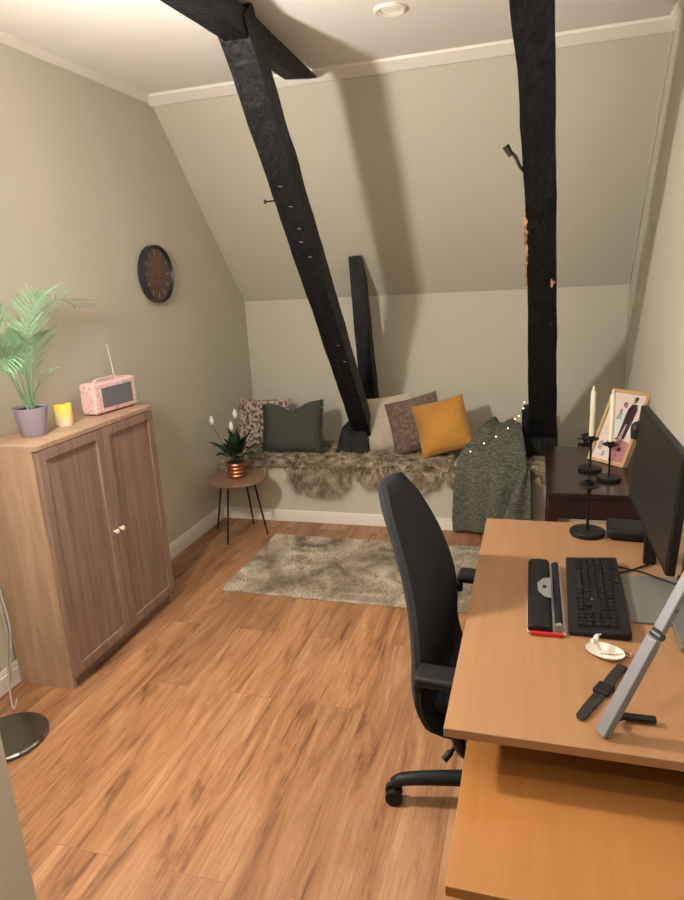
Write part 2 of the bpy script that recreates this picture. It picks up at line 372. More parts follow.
# ------------------------------------------------------------------ floor lamp
t = thing('floor_lamp', 'floor lamp with round polished metal base standing beside the cabinet', 'floor lamp', (.250, -3.005, 0))
gun = mat('gunmetal', (.20, .19, .17), .12, .9)
obj('base', lathe(bmesh.new(), [(0, 0), (.137, 0), (.140, .006), (.140, .016), (.134, .020), (0, .021)], 64), gun, t, False, bevel=0)
obj('pole', T(smoothpath([(-.075, -.02, .018), (-.078, -.02, .9), (-.07, -.03, 1.7), (.0, -.05, 2.0), (.12, -.10, 2.12), (.26, -.15, 2.09), (.33, -.155, 2.005)]), .008, 10), gun, t, True)
dl = LAMP-V(t.location)
obj('socket', lathe(bmesh.new(), [(0, .115), (.02, .115), (.026, .09), (.026, .073), (0, .073)], 20, dl), gun, t, True)
bulb = obj('bulb', lathe(bmesh.new(), [(0, -.075)]+[(.075*sin(pi*k/16), -.075*cos(pi*k/16)) for k in range(1, 15)]+[(.02, .072)], 32, dl), mat('lamp_glass', (1, .9, .8), .5, emit=(LAMP_COL, LAMP_W/(pi*4*pi*.075**2))), t, True)
# translucent half shade on the wall side, added unseen to dim the left wall
shm = bpy.data.materials.new('wall_dimming_opal'); shm.use_nodes = True; nt = shm.node_tree; nt.nodes.remove(nt.nodes['Principled BSDF'])
tb = nt.nodes.new('ShaderNodeBsdfTranslucent'); tb.inputs[0].default_value = (.92, .88, .83, 1); nt.links.new(tb.outputs[0], nt.nodes['Material Output'].inputs[0])
def shf(u, v):
    th = R(8+164*v); ph = R(100+160*u); r_ = .125
    return dl+V((r_*sin(th)*cos(ph), r_*sin(th)*sin(ph), r_*cos(th)))
obj('dimming_shell', grid(bmesh.new(), 24, 20, shf), shm, t, True)
# cables beside the lamp
bm = T(smoothpath([(.03, -2.72, .40), (.05, -2.74, .25), (.04, -2.76, .10), (.07, -2.80, .012), (.14, -2.86, .008), (.10, -2.80, .008)]), .0035, 6)
tube(bm, smoothpath([(.02, -2.70, .45), (.075, -2.74, .30), (.08, -2.78, .14), (.04, -2.76, .06), (.03, -2.74, .16), (.07, -2.74, .22)]), .0035, 6)
tag(obj('lamp_cord', bm, mat('clear_cord', (.45, .43, .40), .3), smooth=True), 'looped pale cord hanging against the wall behind the cabinet side', 'cord')

# ------------------------------------------------------------------ cabinet
cx0, cy0, cd_, cw, chh = 0.016, -2.684, .292, .80, 1.06
t = thing('cabinet', 'waist-high walnut cabinet with two framed doors against the left wall', 'cabinet', (cx0, cy0, 0))
obj('side_panel', B(0, cd_-.016, 0, .018, 0, chh-.018), cabside, t, bevel=.001); obj('side_panel', B(0, cd_-.016, cw-.018, cw, 0, chh-.018), cabside, t, bevel=.001)
obj('top_panel', B(-.004, cd_+.006, -.002, cw+.002, chh-.018, chh), cabside, t, bevel=.001)
obj('back_panel', B(.002, .01, .018, cw-.018, .03, chh-.018), cabside, t)
obj('bottom_shelf', B(.01, cd_-.018, .018, cw-.018, .055, .073), cabside, t)
obj('plinth', B(cd_-.045, cd_-.03, .018, cw-.018, 0, .055), cabdoor, t)
for k in range(2):
    y0 = .004+k*(cw/2); y1 = y0+cw/2-.006
    zb, zt = .062, chh-.022
    bm = bmesh.new(); x0, x1 = cd_-.014, cd_+.006; fr = .042
    box(bm, x0, x1, y0, y0+fr, zb, zt); box(bm, x0, x1, y1-fr, y1, zb, zt); box(bm, x0, x1, y0+fr, y1-fr, zb, zb+fr); box(bm, x0, x1, y0+fr, y1-fr, zt-fr, zt)
    d = obj('door', bm, cabside if False else cabdoor, t, bevel=.0015)
    obj('door_panel', B(x0+.001, x1-.010, y0+fr-.004, y1-fr+.004, zb+fr-.004, zt-fr+.004), cabdoor, d)
    yk = y1-.018 if k == 0 else y0+.018
    bm = bmesh.new(); lathe(bm, [(0, 0), (.005, 0), (.005, .008), (.011, .014), (.012, .020), (.007, .025), (0, .026)], 20)
    bmesh.ops.rotate(bm, verts=bm.verts, cent=(0, 0, 0), matrix=M.Rotation(R(90), 3, 'Y')); bmesh.ops.translate(bm, verts=bm.verts, vec=(x1, yk, .565))
    o = obj('knob', bm, mat('pale_knob', (.8, .68, .5), .3), d, True)

# things on the cabinet
t = thing('potted_palm', 'feathery green palm in a lavender pot on the cabinet', 'potted plant', (.155, -2.50, chh+.0005))
obj('pot', lathe(bmesh.new(), [(0, 0), (.046, 0), (.050, .004), (.066, .11), (.068, .118), (.064, .118), (.061, .105), (0, .105)], 48), lavender, t, True)
obj('soil', lathe(bmesh.new(), [(0, .104), (.061, .104), (.060, .109), (0, .111)], 30), soil, t)
def frond(pts, n=26, ll=.10, seed=0, wd=.0065, start=.35):
    bm = bmesh.new(); P = smoothpath(pts, 10); rnd = random.Random(seed)
    N = len(P); tube(bm, P, [.0035*(1-.75*i/N) for i in range(N)], 6)
    for i in range(n):
        u = start+(1-start)*i/(n-1); k = min(N-2, int(u*(N-1))); p = P[k].lerp(P[k+1], u*(N-1)-k); tg = (P[k+1]-P[k]).normalized()
        upv = V((0, 0, 1)); sd = tg.cross(upv).normalized() if abs(tg.z) < .98 else V((0, 1, 0)); nn = sd.cross(tg)
        l = ll*(sin(pi*min(1, (1.08-u)*1.25))*.55+.5)*rnd.uniform(.85, 1.1)*(1 if u < .97 else .7)
        for s in (-1, 1):
            d = (sd*s*.72+tg*.80+nn*.22+V((rnd.uniform(-.1, .1),)*3)).normalized()
            w0 = tg*wd*.5; q1 = p+d*l*.45; q2 = p+d*l*.8+V((0, 0, -.05*l)); q3 = p+d*l+V((0, 0, -.13*l))
            vs = [bm.verts.new(x) for x in (p-w0*.4, p+w0*.4, q1-w0, q1+w0, q2-w0*.7, q2+w0*.7, q3)]
            bm.faces.new((vs[0], vs[1], vs[3], vs[2])); bm.faces.new((vs[2], vs[3], vs[5], vs[4])); bm.faces.new((vs[4], vs[5], vs[6]))
    return bm
FR = [((0, .01, .10), (.005, .02, .25), (.0, .10, .42), (.0, .24, .53), (.01, .40, .49)),
      ((0, 0, .10), (.005, .01, .28), (0, .05, .42), (.0, .12, .52), (0, .20, .55)),
      ((0, -.01, .10), (.01, -.04, .28), (.02, -.12, .42), (.03, -.22, .52)),
      ((0, -.01, .10), (-.02, -.05, .24), (.02, -.14, .36), (.05, -.24, .38)),
      ((.01, 0, .10), (.03, -.03, .25), (.06, -.10, .34), (.09, -.20, .30)),
      ((0, -.01, .10), (.0, -.06, .25), (-.03, -.17, .46), (-.03, -.30, .56)),
      ((.01, .01, .10), (.03, .0, .22), (.09, -.03, .35), (.14, -.09, .40))]
for i, f in enumerate(FR): obj('frond', frond(f, 26 if i < 2 else 22, .15 if i < 2 else .15, i), palmm, t)
obj('frond', frond(((0, .01, .10), (.0, .04, .17), (0, .12, .23), (.0, .20, .245)), 5, .07, 9, start=.5), palmm, t)
# candle on the cabinet
t = thing('pillar_candle', 'yellow and cream pillar candle on the cabinet between palm and radio', 'candle', (.165, -2.325, chh+.0005))
cm = mat('yellow_wax', (.85, .65, .12), .4); nt = cm.node_tree; b = nt.nodes['Principled BSDF']
sx = nt.nodes.new('ShaderNodeSeparateXYZ'); nt.links.new([n for n in nt.nodes if n.type == 'TEX_COORD'][0].outputs['Object'], sx.inputs[0])
cr = nt.nodes.new('ShaderNodeValToRGB'); mr = nt.nodes.new('ShaderNodeMapRange'); mr.inputs['From Max'].default_value = .09
cr.color_ramp.elements[0].position = .12; cr.color_ramp.elements[0].color = (.85, .74, .56, 1); cr.color_ramp.elements[1].position = .85; cr.color_ramp.elements[1].color = (.88, .62, .06, 1)
nt.links.new(sx.outputs['Z'], mr.inputs[0]); nt.links.new(mr.outputs[0], cr.inputs[0]); nt.links.new(cr.outputs[0], b.inputs['Base Color'])
b.inputs['Subsurface Weight'].default_value = .2; b.inputs['Subsurface Radius'].default_value = (.02, .012, .004)
obj('wax', lathe(bmesh.new(), [(0, 0), (.033, 0), (.036, .004), (.0365, .088), (.034, .091), (.031, .086), (.02, .078), (0, .076)], 40, wob=lambda u: .003*sin(2*pi*u*2)+.002*sin(2*pi*u*5)), cm, t, True)
obj('wick', T([(0, 0, .074), (.001, 0, .088), (.003, 0, .094)], .0014, 6), mat('wick', (.8, .7, .5), .8), t)
# radio
pink = ramp_noise('pink_floral_print', [(.40, .30, .28), (.74, .46, .46), (.76, .50, .50), (.82, .68, .64)], 120, .5, 2)
t = thing('radio', 'pink floral retro radio with grey speaker front on the cabinet', 'radio', (.172, -2.003, chh+.0005), R(-6))
obj('case', B(-.045, .045, -.145, .145, .004, .148), pink, t, bevel=.014, seg=4)
obj('speaker_grille', B(.0455, .049, -.098, .105, .030, .122), mat('grey_grille', (.13, .13, .15), .7, noise_s=300, noise_a=.3), t, bevel=.012, seg=3)
obj('foot_pad', B(-.035, .035, -.12, .12, 0, .005), blackplastic, t)
bm = T(smoothpath([(0, -.085, .147), (0, -.08, .155), (0, -.05, .158), (0, .03, .158), (0, .05, .155), (0, .055, .147)], 5), .005, 8); obj('carry_handle', bm, pink, t, True)
for y in (-.085, .055): obj('handle_stud', lathe(bmesh.new(), [(0, .147), (.010, .147), (.010, .156), (0, .158)], 16, (0, y, 0)), mat('pale_stud', (.75, .62, .55), .4, .2), t)
obj('antenna', T([(-.03, .085, .14), (-.03, .064, .31)], [.0030, .002], 8), mat('pale_antenna', (.8, .78, .72), .3, .3), t)

# clock
t = thing('wall_clock', 'round wooden wall clock with dark rim on the left wall', 'clock', (0, -1.215, 1.690))
def disc_x(prof, seg=48): 
    bm = bmesh.new(); lathe(bm, prof, seg); bmesh.ops.rotate(bm, verts=bm.verts, cent=(0, 0, 0), matrix=M.Rotation(R(90), 3, 'Y')); return bm
obj('rim', disc_x([(0, .002), (.155, .002), (.160, .006), (.160, .042), (.152, .044), (.150, .040), (.148, .020), (0, .020)], 64), mat('navy_black_rim', (.018, .021, .032), .4), t, True)
obj('face', disc_x([(0, .020), (.148, .020), (.148, .024), (0, .024)], 48), wood('clock_wood', (.10, .06, .045), (.15, .09, .065), (8, 1, 8)), t)
for k in range(12): obj('hour_mark', B(.0245, .0262, -.0028, .0028, .105, .135, mtx=M.Rotation(k*pi/6, 4, 'X')), mat('brushed_marks', (.5, .46, .40), .35, .6), t)
obj('hour_hand', B(.027, .028, -.003, .003, -.01, .075, mtx=M.Rotation(R(-160), 4, 'X')), mat('brown_hand', (.16, .09, .08), .4), t)
obj('minute_hand', B(.029, .030, -.002, .002, -.01, .11, mtx=M.Rotation(R(-170), 4, 'X')), MAT['brown_hand'], t)
obj('centre_cap', disc_x([(0, .024), (.007, .024), (.007, .033), (0, .033)], 16), MAT['brown_hand'], t)

# ------------------------------------------------------------------ rug
rugm = ramp_noise('taupe_pile', [(.30, .25, .18), (.52, .45, .34), (.72, .65, .53)], 7, .95, 6, attr=True, distortion=1.0)
RX0, RX1, RY0, RY1 = .515, 1.86, -1.750, -.965
t = thing('rug', 'rectangular taupe shag rug on the wooden floor in front of the bench', 'rug', (0, 0, 0))
obj('backing', B(RX0, RX1, RY0, RY1, .001, .012), rugm, t, bevel=.003)
bm = bmesh.new(); rnd = random.Random(3); rs = []
for i in range(42000):
    x = rnd.uniform(RX0, RX1); y = rnd.uniform(RY0, RY1)
    a = noise.noise(V((x*3, y*3, 0)))*6; k = .75
    d = V((cos(a)*k+rnd.uniform(-.3, .3), sin(a)*k+rnd.uniform(-.3, .3), 1)).normalized()
    rs.append((V((x, y, .010)), d, V((0, 0, -.3)), rnd.uniform(.014, .022), .0035))
strands(bm, rs); o = obj('pile', bm, rugm, t); o['kind'] = 'stuff'

# ------------------------------------------------------------------ side table and peace lily
t = thing('side_table', 'small round wooden side table with four thin black legs by the bench', 'side table', (.29, -.985, 0))
obj('tabletop', lathe(bmesh.new(), [(0, .385), (.182, .385), (.192, .392), (.192, .400), (.188, .405), (0, .405)], 56), wood('tabletop_wood', (.20, .115, .07), (.27, .16, .10), (1, 9, 1), .35, 3), t)
for (fx, fy) in ((.077, -.927), (.262, -1.154), (.28, -.785), (.456, -.956)):
    v = V((fx-.29, fy+.985, 0)); tp = V((v.x*.62, v.y*.62, .386))
    obj('leg', T([v+V((0, 0, .002)), tp], [.0055, .007], 10), blackmetal, t, True)
t = thing('peace_lily', 'white-flowering peace lily in a ribbed copper pot on the side table', 'potted plant', (.285, -.975, .4055))
prof = [(0, 0), (.058, 0)]
for k in range(4):
    z = .002+k*.024; prof += [(.059, z), (.0645, z+.006), (.0655, z+.012), (.0645, z+.018), (.059, z+.024)]
prof += [(.062, .101), (.058, .101), (.057, .088), (0, .088)]
obj('pot', lathe(bmesh.new(), prof, 48), copper, t, True)
obj('soil', lathe(bmesh.new(), [(0, .086), (.057, .086), (.056, .091), (0, .093)], 24), soil, t)
def leaf(base, tip, wd, lift, seed=0, n=10):
    bm = bmesh.new(); b = V(base); e = V(tip); mid = (b+e)/2+V((0, 0, lift)); rows = []
    for i in range(n+1):
        u = i/n; p = (1-u)**2*b+2*u*(1-u)*mid+u*u*e; tg = (2*(1-u)*(mid-b)+2*u*(e-mid)).normalized(); sd = tg.cross(V((0, 0, 1)))
        sd = sd.normalized() if sd.length > .05 else V((1, 0, 0)); up_ = sd.cross(tg)
        f = 0 if u < .32 else (sin(pi*((u-.32)/.68)**.75))**.8
        hw = max(.0016, wd*f)
        rows.append([bm.verts.new(p+sd*hw*s+up_*abs(s)*hw*.35) for s in (-1, -.5, 0, .5, 1)])
    for a, c in zip(rows, rows[1:]):
        for k in range(4): bm.faces.new((a[k], a[k+1], c[k+1], c[k]))
    return bm
rnd = random.Random(12)
LV = [(-.14, -.07, .17), (-.10, .03, .12), (.02, -.10, .13), (.12, -.03, .17), (.16, .04, .13), (.07, .08, .19), (-.05, .09, .18), (.03, .02, .26), (-.03, -.02, .27),
      (.09, -.08, .07), (-.09, -.09, .08), (.13, .03, .25), (.0, .05, .22), (-.12, .07, .05), (.16, -.04, .09), (.05, -.04, .24), (-.045, -.06, .2), (.08, .02, .2),
      (.02, -.07, .17), (-.02, -.08, .14), (.06, -.07, .14), (-.07, -.03, .15), (.0, -.03, .22), (.10, .0, .12), (-.15, .0, .13), (.03, -.02, .20), (-.03, .0, .24)]
for i, (x, y, z) in enumerate(LV): obj('leaf', leaf((x*.12, y*.12, .088), (x, y, (.088+z)*.93), .032, .06, i), leafm, t)
for (x, y, z) in ((-.13, -.02, .285), (.012, -.04, .255), (.012, .03, .320)):
    st = thing_stem = obj('stem', T(smoothpath([(x*.1, y*.1, .088), (x*.6, y*.5, .088+z*.5), (x, y, .088+z-.03)], 5), .0018, 6), leafm, t)
    bm = bmesh.new(); n = 8
    for s in (0,):
        rows = []
        for i in range(n+1):
            u = i/n; hw = .014*sin(pi*u**.8)+.0008
            rows.append([bm.verts.new(V((x, y, .088+z-.03+.065*u))+V((cos(a_)*hw, sin(a_)*hw*.7, 0))) for a_ in [k*pi/3 for k in range(6)]])
        for a, c in zip(rows, rows[1:]):
            for k in range(6): bm.faces.new((a[k], a[(k+1) % 6], c[(k+1) % 6], c[k]))
        bm.faces.new(rows[-1]); bm.faces.new(rows[0][::-1])
    obj('flower', bm, lilym, t, True)

# ------------------------------------------------------------------ sheepskins
furm = ramp_noise('tipped_sheepskin', [(.19, .14, .08), (.48, .39, .27), (.82, .73, .59)], 16, .9, 4, attr=True)
def sheepskin(label, x0, x1, hang, seed, n=15000, back=-.10):
    """hang(x) -> how far the skin falls below the bench edge"""
    t = thing('sheepskin', label, 'sheepskin', ((x0+x1)/2, -.6, BH), group=None)
    ye = -BD-.004; top = BH+.006
    def surf(u, v):
        x = x0+(x1-x0)*u; hg = hang(x); Lt = (-back-BD)*-1; Ltop = abs(ye-.012)-abs(back); tot = Ltop+.03+max(hg, .0)
        s = v*tot
        e = sin(pi*u)**.25 if 0 < u < 1 else 0
        bk = back-.05*(1-e)
        if s < Ltop: return V((x, bk+(ye-.012-bk)*s/Ltop, top+.012*e)), V((0, -.25, 1))
        s -= Ltop
        if s < .03: a = s/.03*pi/2; return V((x, ye-.012-.012*sin(a), top-.012+.024*cos(a)*.5+.012)), V((0, -sin(a), cos(a)+.2))
        s -= .03; return V((x, ye-.024, top-.012-s)), V((0, -1, -.25))
    bm = bmesh.new(); grid(bm, 40, 24, lambda u, v: surf(u, v)[0]); 
    hide = obj('hide', bm, furm, t); hide.matrix_parent_inverse = M.Translation(-V(t.location))
    bm = bmesh.new(); rnd = random.Random(seed); rs = []
    for i in range(n):
        u = rnd.random(); v = rnd.random()
        p, nn = surf(u, v); nn = nn.normalized()
        if (1.69 if p.y > -BD-.01 else 1.625) < p.x < 2.105 and p.y < -.30: continue
        q = noise.noise(p*14+V((seed, 0, 0)))*5; q2 = noise.noise(p*11+V((0, seed, 4)))*1.2
        d = (nn+V((cos(q)*.8+(u-.5)*.3, sin(q)*.35-.15, q2*.4))).normalized()
        rs.append((p, d, V((0, -.15, -.75)), rnd.uniform(.035, .065), .0028))
    strands(bm, rs, seed); o = obj('wool', bm, furm, t); o['kind'] = 'stuff'; o.matrix_parent_inverse = M.Translation(-V(t.location))
    return t
def lobe(x, c, w, d): 
    q = (x-c)/w; return d*math.sqrt(max(0, 1-q*q))
sheepskin('brown-grey sheepskin on the bench under the dark green cushion, left end', .022, .985, lambda x: max(lobe(x, .20, .18, .11), lobe(x, .745, .23, .185)), 1, 34000)
sheepskin('brown-grey sheepskin on the bench beneath the mustard cushion', 1.0, 1.60, lambda x: max(lobe(x, 1.16, .17, .11), lobe(x, 1.40, .17, .12)), 2, 19000)
sheepskin('brown-grey sheepskin on the bench mostly hidden under the green throw', 1.60, 2.22, lambda x: max(lobe(x, 1.68, .10, .12), lobe(x, 2.17, .06, .05)), 3, 15000)

# ------------------------------------------------------------------ cushions
def cushion(label, c, w, h, th, m, rx, ry, rz, seed, name='cushion', dent=0, fringe=None, cornerpinch=.06, bulge=3.0, lean=None):
    t = thing(name, label, 'cushion', c); t.rotation_mode = 'YXZ'
    t.rotation_euler = (R(rx), R(ry), R(rz))
    bm = bmesh.new(); n = 22
    def f(side):
        def g(u, v):
            a, b = 2*u-1, 2*v-1
            px = a*(1-cornerpinch*(1-b*b)**1 if False else 1-cornerpinch*(1-abs(b))**.7*abs(a)**2)
            pz = b*(1-cornerpinch*(1-abs(a))**.7*abs(b)**2)
            tk = ((1-abs(a)**bulge)*(1-abs(b)**bulge))**.55*th/2
            wr = noise.noise(V((a*2.2, b*2.2, seed+side)))*.010*((1-a*a)*(1-b*b))**.4+noise.noise(V((a*6, b*6, seed+side)))*.003
            z = pz*h/2
            if dent: z -= dent*math.exp(-(a/.38)**2)*max(0, b)**1.5
            return V((px*w/2, side*(tk+wr*(tk > .004)), z))
        return g
    grid(bm, n, n, f(1)); grid(bm, n, n, f(-1))
    bmesh.ops.remove_doubles(bm, verts=bm.verts, dist=.0015)
    obj('cover', bm, m, t, True)
    if fringe:
        bm = bmesh.new(); rnd = random.Random(seed); rs = []
        for i in range(1300):
            s = rnd.choice((-1, 1)); v = rnd.random(); p = f(0)(0 if s < 0 else 1, v); 
            rs.append((p+V((-s*.003, 0, 0)), V((s, rnd.uniform(-.5, .5), rnd.uniform(-.5, .4))).normalized(), V((0, 0, -.4)), rnd.uniform(.030, .048), .004))
        strands(bm, rs, seed); o = obj('fringe', bm, m, t); o['kind'] = 'stuff'
    return t
pat = ramp_noise('leaf_print_fabric', [(.10, .05, .045), (.14, .08, .07), (.48, .42, .34), (.52, .46, .38)], 48, .9, 3)
greenf = mat('dark_green_linen', (.055, .062, .045), .9, noise_s=60, noise_a=.12, bump=.3, bump_s=300)
creamf = mat('cream_velvet', (.50, .44, .34), .85, noise_s=12, noise_a=.12)
brownf = mat('taupe_knit', (.16, .11, .085), .95, noise_s=50, noise_a=.45, bump=1, bump_s=70)
mustf = mat('mustard_velvet', (.46, .21, .025), .75, noise_s=5, noise_a=.18)
mustf.node_tree.nodes['Principled BSDF'].inputs['Sheen Weight'].default_value = .3
cushion('leaf-patterned cream cushion in the corner behind the green cushion', (.190, -.27, .590), .40, .38, .10, pat, -16, 1, 8, 1)
cushion('dark green fringed cushion, dented at the top, on the left of the bench', (.475, -.42, .600), .43, .37, .13, greenf, -20, -5, -4, 2, dent=.055, fringe=True)
cushion('cream velvet cushion behind the taupe one, beside the black stub post', (1.145, -.315, .612), .37, .39, .10, creamf, -12, -8, 0, 3)
cushion('taupe textured knit cushion between the cream and mustard cushions', (1.355, -.38, .630), .37, .37, .10, brownf, -18, -15, 0, 4)
cushion('mustard yellow velvet cushion, frontmost on the bench', (1.545, -.455, .632), .35, .36, .13, mustf, -20, -15, 0, 5)

# ------------------------------------------------------------------ green throw
throwm = ramp_noise('green_knit', [(.052, .057, .041), (.108, .112, .083), (.18, .18, .14)], 45, .95, 5, stretch=(1, 1, 2.5))
t = thing('throw_blanket', 'moss green knitted throw draped over the bench edge down to the floor', 'blanket', (1.88, -.70, 0))
ye = -BD-.050
def throw(u, v, off=0):
    # v 0: bunched at the back; 1: hem at the floor
    ys = [(-.20, .50), (-.24, .62), (-.33, .635), (-.42, .61), (-.52, .53), (-.63, .462), (-.72, .425), (ye-.01, .34), (ye-.016, .22), (ye-.02, .11), (ye-.022, .022)]
    lx = [1.86, 1.855, 1.835, 1.79, 1.70, 1.665, 1.66, 1.652, 1.645, 1.64, 1.645]; rx = [2.03, 2.03, 2.035, 2.05, 2.07, 2.085, 2.09, 2.10, 2.105, 2.11, 2.11]
    k = min(9.999, v*10); i = int(k); f = k-i
    y = ys[i][0]*(1-f)+ys[i+1][0]*f; z = ys[i][1]*(1-f)+ys[i+1][1]*f
    xa = lx[i]*(1-f)+lx[i+1]*f; xb = rx[i]*(1-f)+rx[i+1]*f
    x = xa+(xb-xa)*u
    wv = .010*sin(u*9+v*3)+.006*sin(u*21+1)
    bun = max(0, 1-v/.45)
    y -= (wv*.9)*(1 if v > .5 else .4)+off; z += bun*(.022*sin(u*10+1)+.025*noise.noise(V((u*5, v*12, 0))))+noise.noise(V((u*6, v*9, 3)))*.006*(v < .9)
    # overlapping fold on the right
    fold = .50+.22*max(0, (.95-v))
    return V((x, y, z))
bm = bmesh.new(); grid(bm, 40, 60, throw)
o = obj('main_drape', bm, throwm, t, True); o.location = -V(t.location); sm = o.modifiers.new('sol', 'SOLIDIFY'); sm.thickness = .012; sm.offset = 0
def fold(u, v):
    s = .56+.44*v     # from bench edge down
    a = throw(1, s); 
    xl = 2.075-.175*(v**1.1)*1.0; x = xl+(a.x+.015-xl)*u
    p = throw(.6, s); return V((x, p.y-.050-.014*sin(u*6), a.z+.01*(1-v)))
bm = bmesh.new(); grid(bm, 16, 30, fold)
o = obj('overlapping_fold', bm, throwm, t, True); o.location = -V(t.location); sm = o.modifiers.new('sol', 'SOLIDIFY'); sm.thickness = .016; sm.offset = 0
# string light lying over the throw
t = thing('string_light', 'string of tiny warm bulbs trailing over the green throw to the post', 'string light', (1.9, -.5, .6))
def onpx(y, x, z): return V((x, y, z))
SP = [(1.70, -.66, .50), (1.745, -.655, .52), (1.825, -.62, .565), (1.896, -.58, .60), (1.966, -.52, .64), (2.006, -.46, .687), (2.028, -.44, .702), (2.055, -.41, .746), (2.06, -.39, .78)]
bm = T(smoothpath(SP, 6), .0011, 6); o = obj('wire', bm, blackplastic, t, True); o.location = -V(t.location)
bm_mat = mat('warm_bulb', (1, .9, .7), .3, emit=((1, .85, .6), 2.2))
for p in smoothpath(SP, 1)[1:]:
    o = obj('bulb', lathe(bmesh.new(), [(0, -.005), (.004, -.003), (.005, .001), (.003, .004), (0, .006)], 10, p), bm_mat, t, True); o.location = -V(t.location)

# ------------------------------------------------------------------ dark side cabinet behind the desk, things on it
DZ = .600
t = thing('low_chest', 'dark brown lacquered low chest between desk and bench', 'chest', (2.43, -1.18, 0))
obj('top_board', B(-.245, .245, -.445, .40, DZ-.025, DZ), darkchest, t, bevel=.003)
obj('apron', B(-.235, .235, -.435, .39, DZ-.13, DZ-.025), darkchest, t, bevel=.002)
for sx in (-1, 1):
    for y in (-.41, .365): obj('leg', B(sx*.232-.022 if sx > 0 else -.232, sx*.232 if sx > 0 else -.188, y-.022, y+.022, 0, DZ-.13), darkchest, t, bevel=.002)
# foliage of a plant behind the chest
t = thing('trailing_plant', 'dark leafy plant in a small black pot on the bench behind the chest', 'potted plant', (2.47, -.36, BH+.0005))
obj('pot', lathe(bmesh.new(), [(0, 0), (.05, 0), (.06, .10), (.056, .10), (.053, .09), (0, .09)], 28), blackplastic, t, True)
rnd = random.Random(5)
for i in range(30):
    a = rnd.uniform(0, 2*pi); r_ = rnd.uniform(.04, .15); obj('leaf', leaf((cos(a)*.02, sin(a)*.02, .09), (cos(a)*r_, sin(a)*r_*.8, rnd.uniform(.10, .165)), .020, .04, i), mat('very_dark_leaf', (.008, .014, .008), .6), t)

def candle_holder(label, loc, hgt, cand, tilt=0):
    t = thing('candle_holder', label, 'candle holder', loc, group=None)
    obj('base', lathe(bmesh.new(), [(0, 0), (.055, 0), (.057, .003), (.057, .013), (.054, .016), (0, .017)], 48), blackmetal, t, False, bevel=.0)
    obj('stem', lathe(bmesh.new(), [(0, .016), (.006, .016), (.0048, .03), (.0048, hgt-.02), (.012, hgt-.012), (.013, hgt), (0, hgt)], 20), blackmetal, t, True)
    obj('cup', lathe(bmesh.new(), [(0, hgt-.002), (.034, hgt-.002), (.037, hgt+.002), (.034, hgt+.005), (.016, hgt+.005), (.017, hgt+.016), (.0135, hgt+.016), (.0135, hgt+.004), (0, hgt+.004)], 32), blackmetal, t, True)
    if cand:
        c = thing('taper_candle', cand, 'candle', (loc[0], loc[1], loc[2]+hgt+.0045)); r0 = .0125
        obj('wax', lathe(bmesh.new(), [(0, 0), (r0, 0), (r0, .235), (r0*.8, .238), (0, .234)], 24), candle, c, True)
        obj('flame_tip', lathe(bmesh.new(), [(0, .233), (.005, .236), (.0068, .245), (.005, .256), (0, .268)], 16), mat('flame_tip', (.9, .82, .55), .4), c, True)
    return t
candle_holder('black candle holder with a white candle on the chest, left one', (2.403, -1.245, DZ+.0005), .165, 'white taper candle in the black holder at left on the chest')
candle_holder('black candle holder with a white candle on the chest, right one', (2.478, -1.39, DZ+.0005), .175, 'white taper candle in the black holder at right, before the picture')
candle_holder('black candle holder without candle standing on the desk', (2.308, -2.43, .7305), .175, None)

# picture frame leaning back
BL = V((2.402, -1.035, DZ)); ux = V((.7233, -.6905, 0)); nr = V((-.6905, -.7233, 0)); tl = .48
U = V((0, 0, 1))*cos(tl)-nr*sin(tl); Nn = (nr*cos(tl)+V((0, 0, 1))*sin(tl))
fm = M((ux, U, Nn)).transposed().to_4x4(); fm.translation = BL+V((0, 0, .001))
t = thing('picture_frame', 'light wood picture frame with a wedding couple print leaning on the chest', 'picture frame', BL); t.matrix_world = fm
oak = wood('light_oak', (.55, .33, .14), (.62, .40, .19), (6, 1, 6), .5, 4)
FW, FH, fb = .225, .405, .016
bm = bmesh.new(); box(bm, 0, FW, 0, fb, -.032, 0.004); box(bm, 0, FW, FH-fb, FH, -.032, .004); box(bm, 0, fb, fb, FH-fb, -.032, .004); box(bm, FW-fb, FW, fb, FH-fb, -.032, .004)
obj('frame', bm, oak, t, bevel=.001)
bm = B(fb, FW-fb, fb, FH-fb, -.018, -.008, 0)
def flat(pts, mi, z=-.0078):
    vs = [bm.verts.new((FW*x, FH*y, z)) for x, y in pts]; bm.faces.new(vs).material_index = mi
def ell(cx, cy, rx, ry, mi, z=-.0076, n=18): flat([(cx+rx*cos(2*pi*k/n), cy+ry*sin(2*pi*k/n)) for k in range(n)], mi, z)
PM = [mat('print_paper', (.80, .68, .64), .4), mat('print_pink', (.50, .22, .24), .4), mat('print_dark_suit', (.05, .028, .035), .4), mat('print_skin', (.42, .20, .15), .4), mat('print_white_dress', (.72, .74, .70), .4), mat('print_hair', (.06, .03, .02), .4), mat('print_grey', (.40, .36, .34), .4), mat('print_teal_grey', (.35, .42, .38), .4)]
flat([(.52, .05), (.92, .05), (.92, .32), (.60, .36), (.50, .30)], 1)
flat([(.50, .34), (.57, .34), (.63, .56), (.67, .56), (.66, .36), (.73, .36), (.78, .60), (.80, .76), (.76, .83), (.62, .83), (.56, .76), (.54, .60)], 2, -.0075)   # suit
ell(.685, .885, .05, .036, 3, -.0074); ell(.69, .905, .052, .028, 5, -.0073)
flat([(.30, .36), (.54, .36), (.55, .60), (.52, .74), (.42, .74), (.38, .64)], 4, -.0074); ell(.48, .80, .045, .034, 3, -.0073); ell(.46, .815, .055, .032, 5, -.0074)
flat([(.36, .74), (.42, .76), (.46, .66), (.40, .62)], 3, -.0072); flat([(.33, .60), (.47, .62), (.45, .68), (.34, .67)], 7, -.0071)
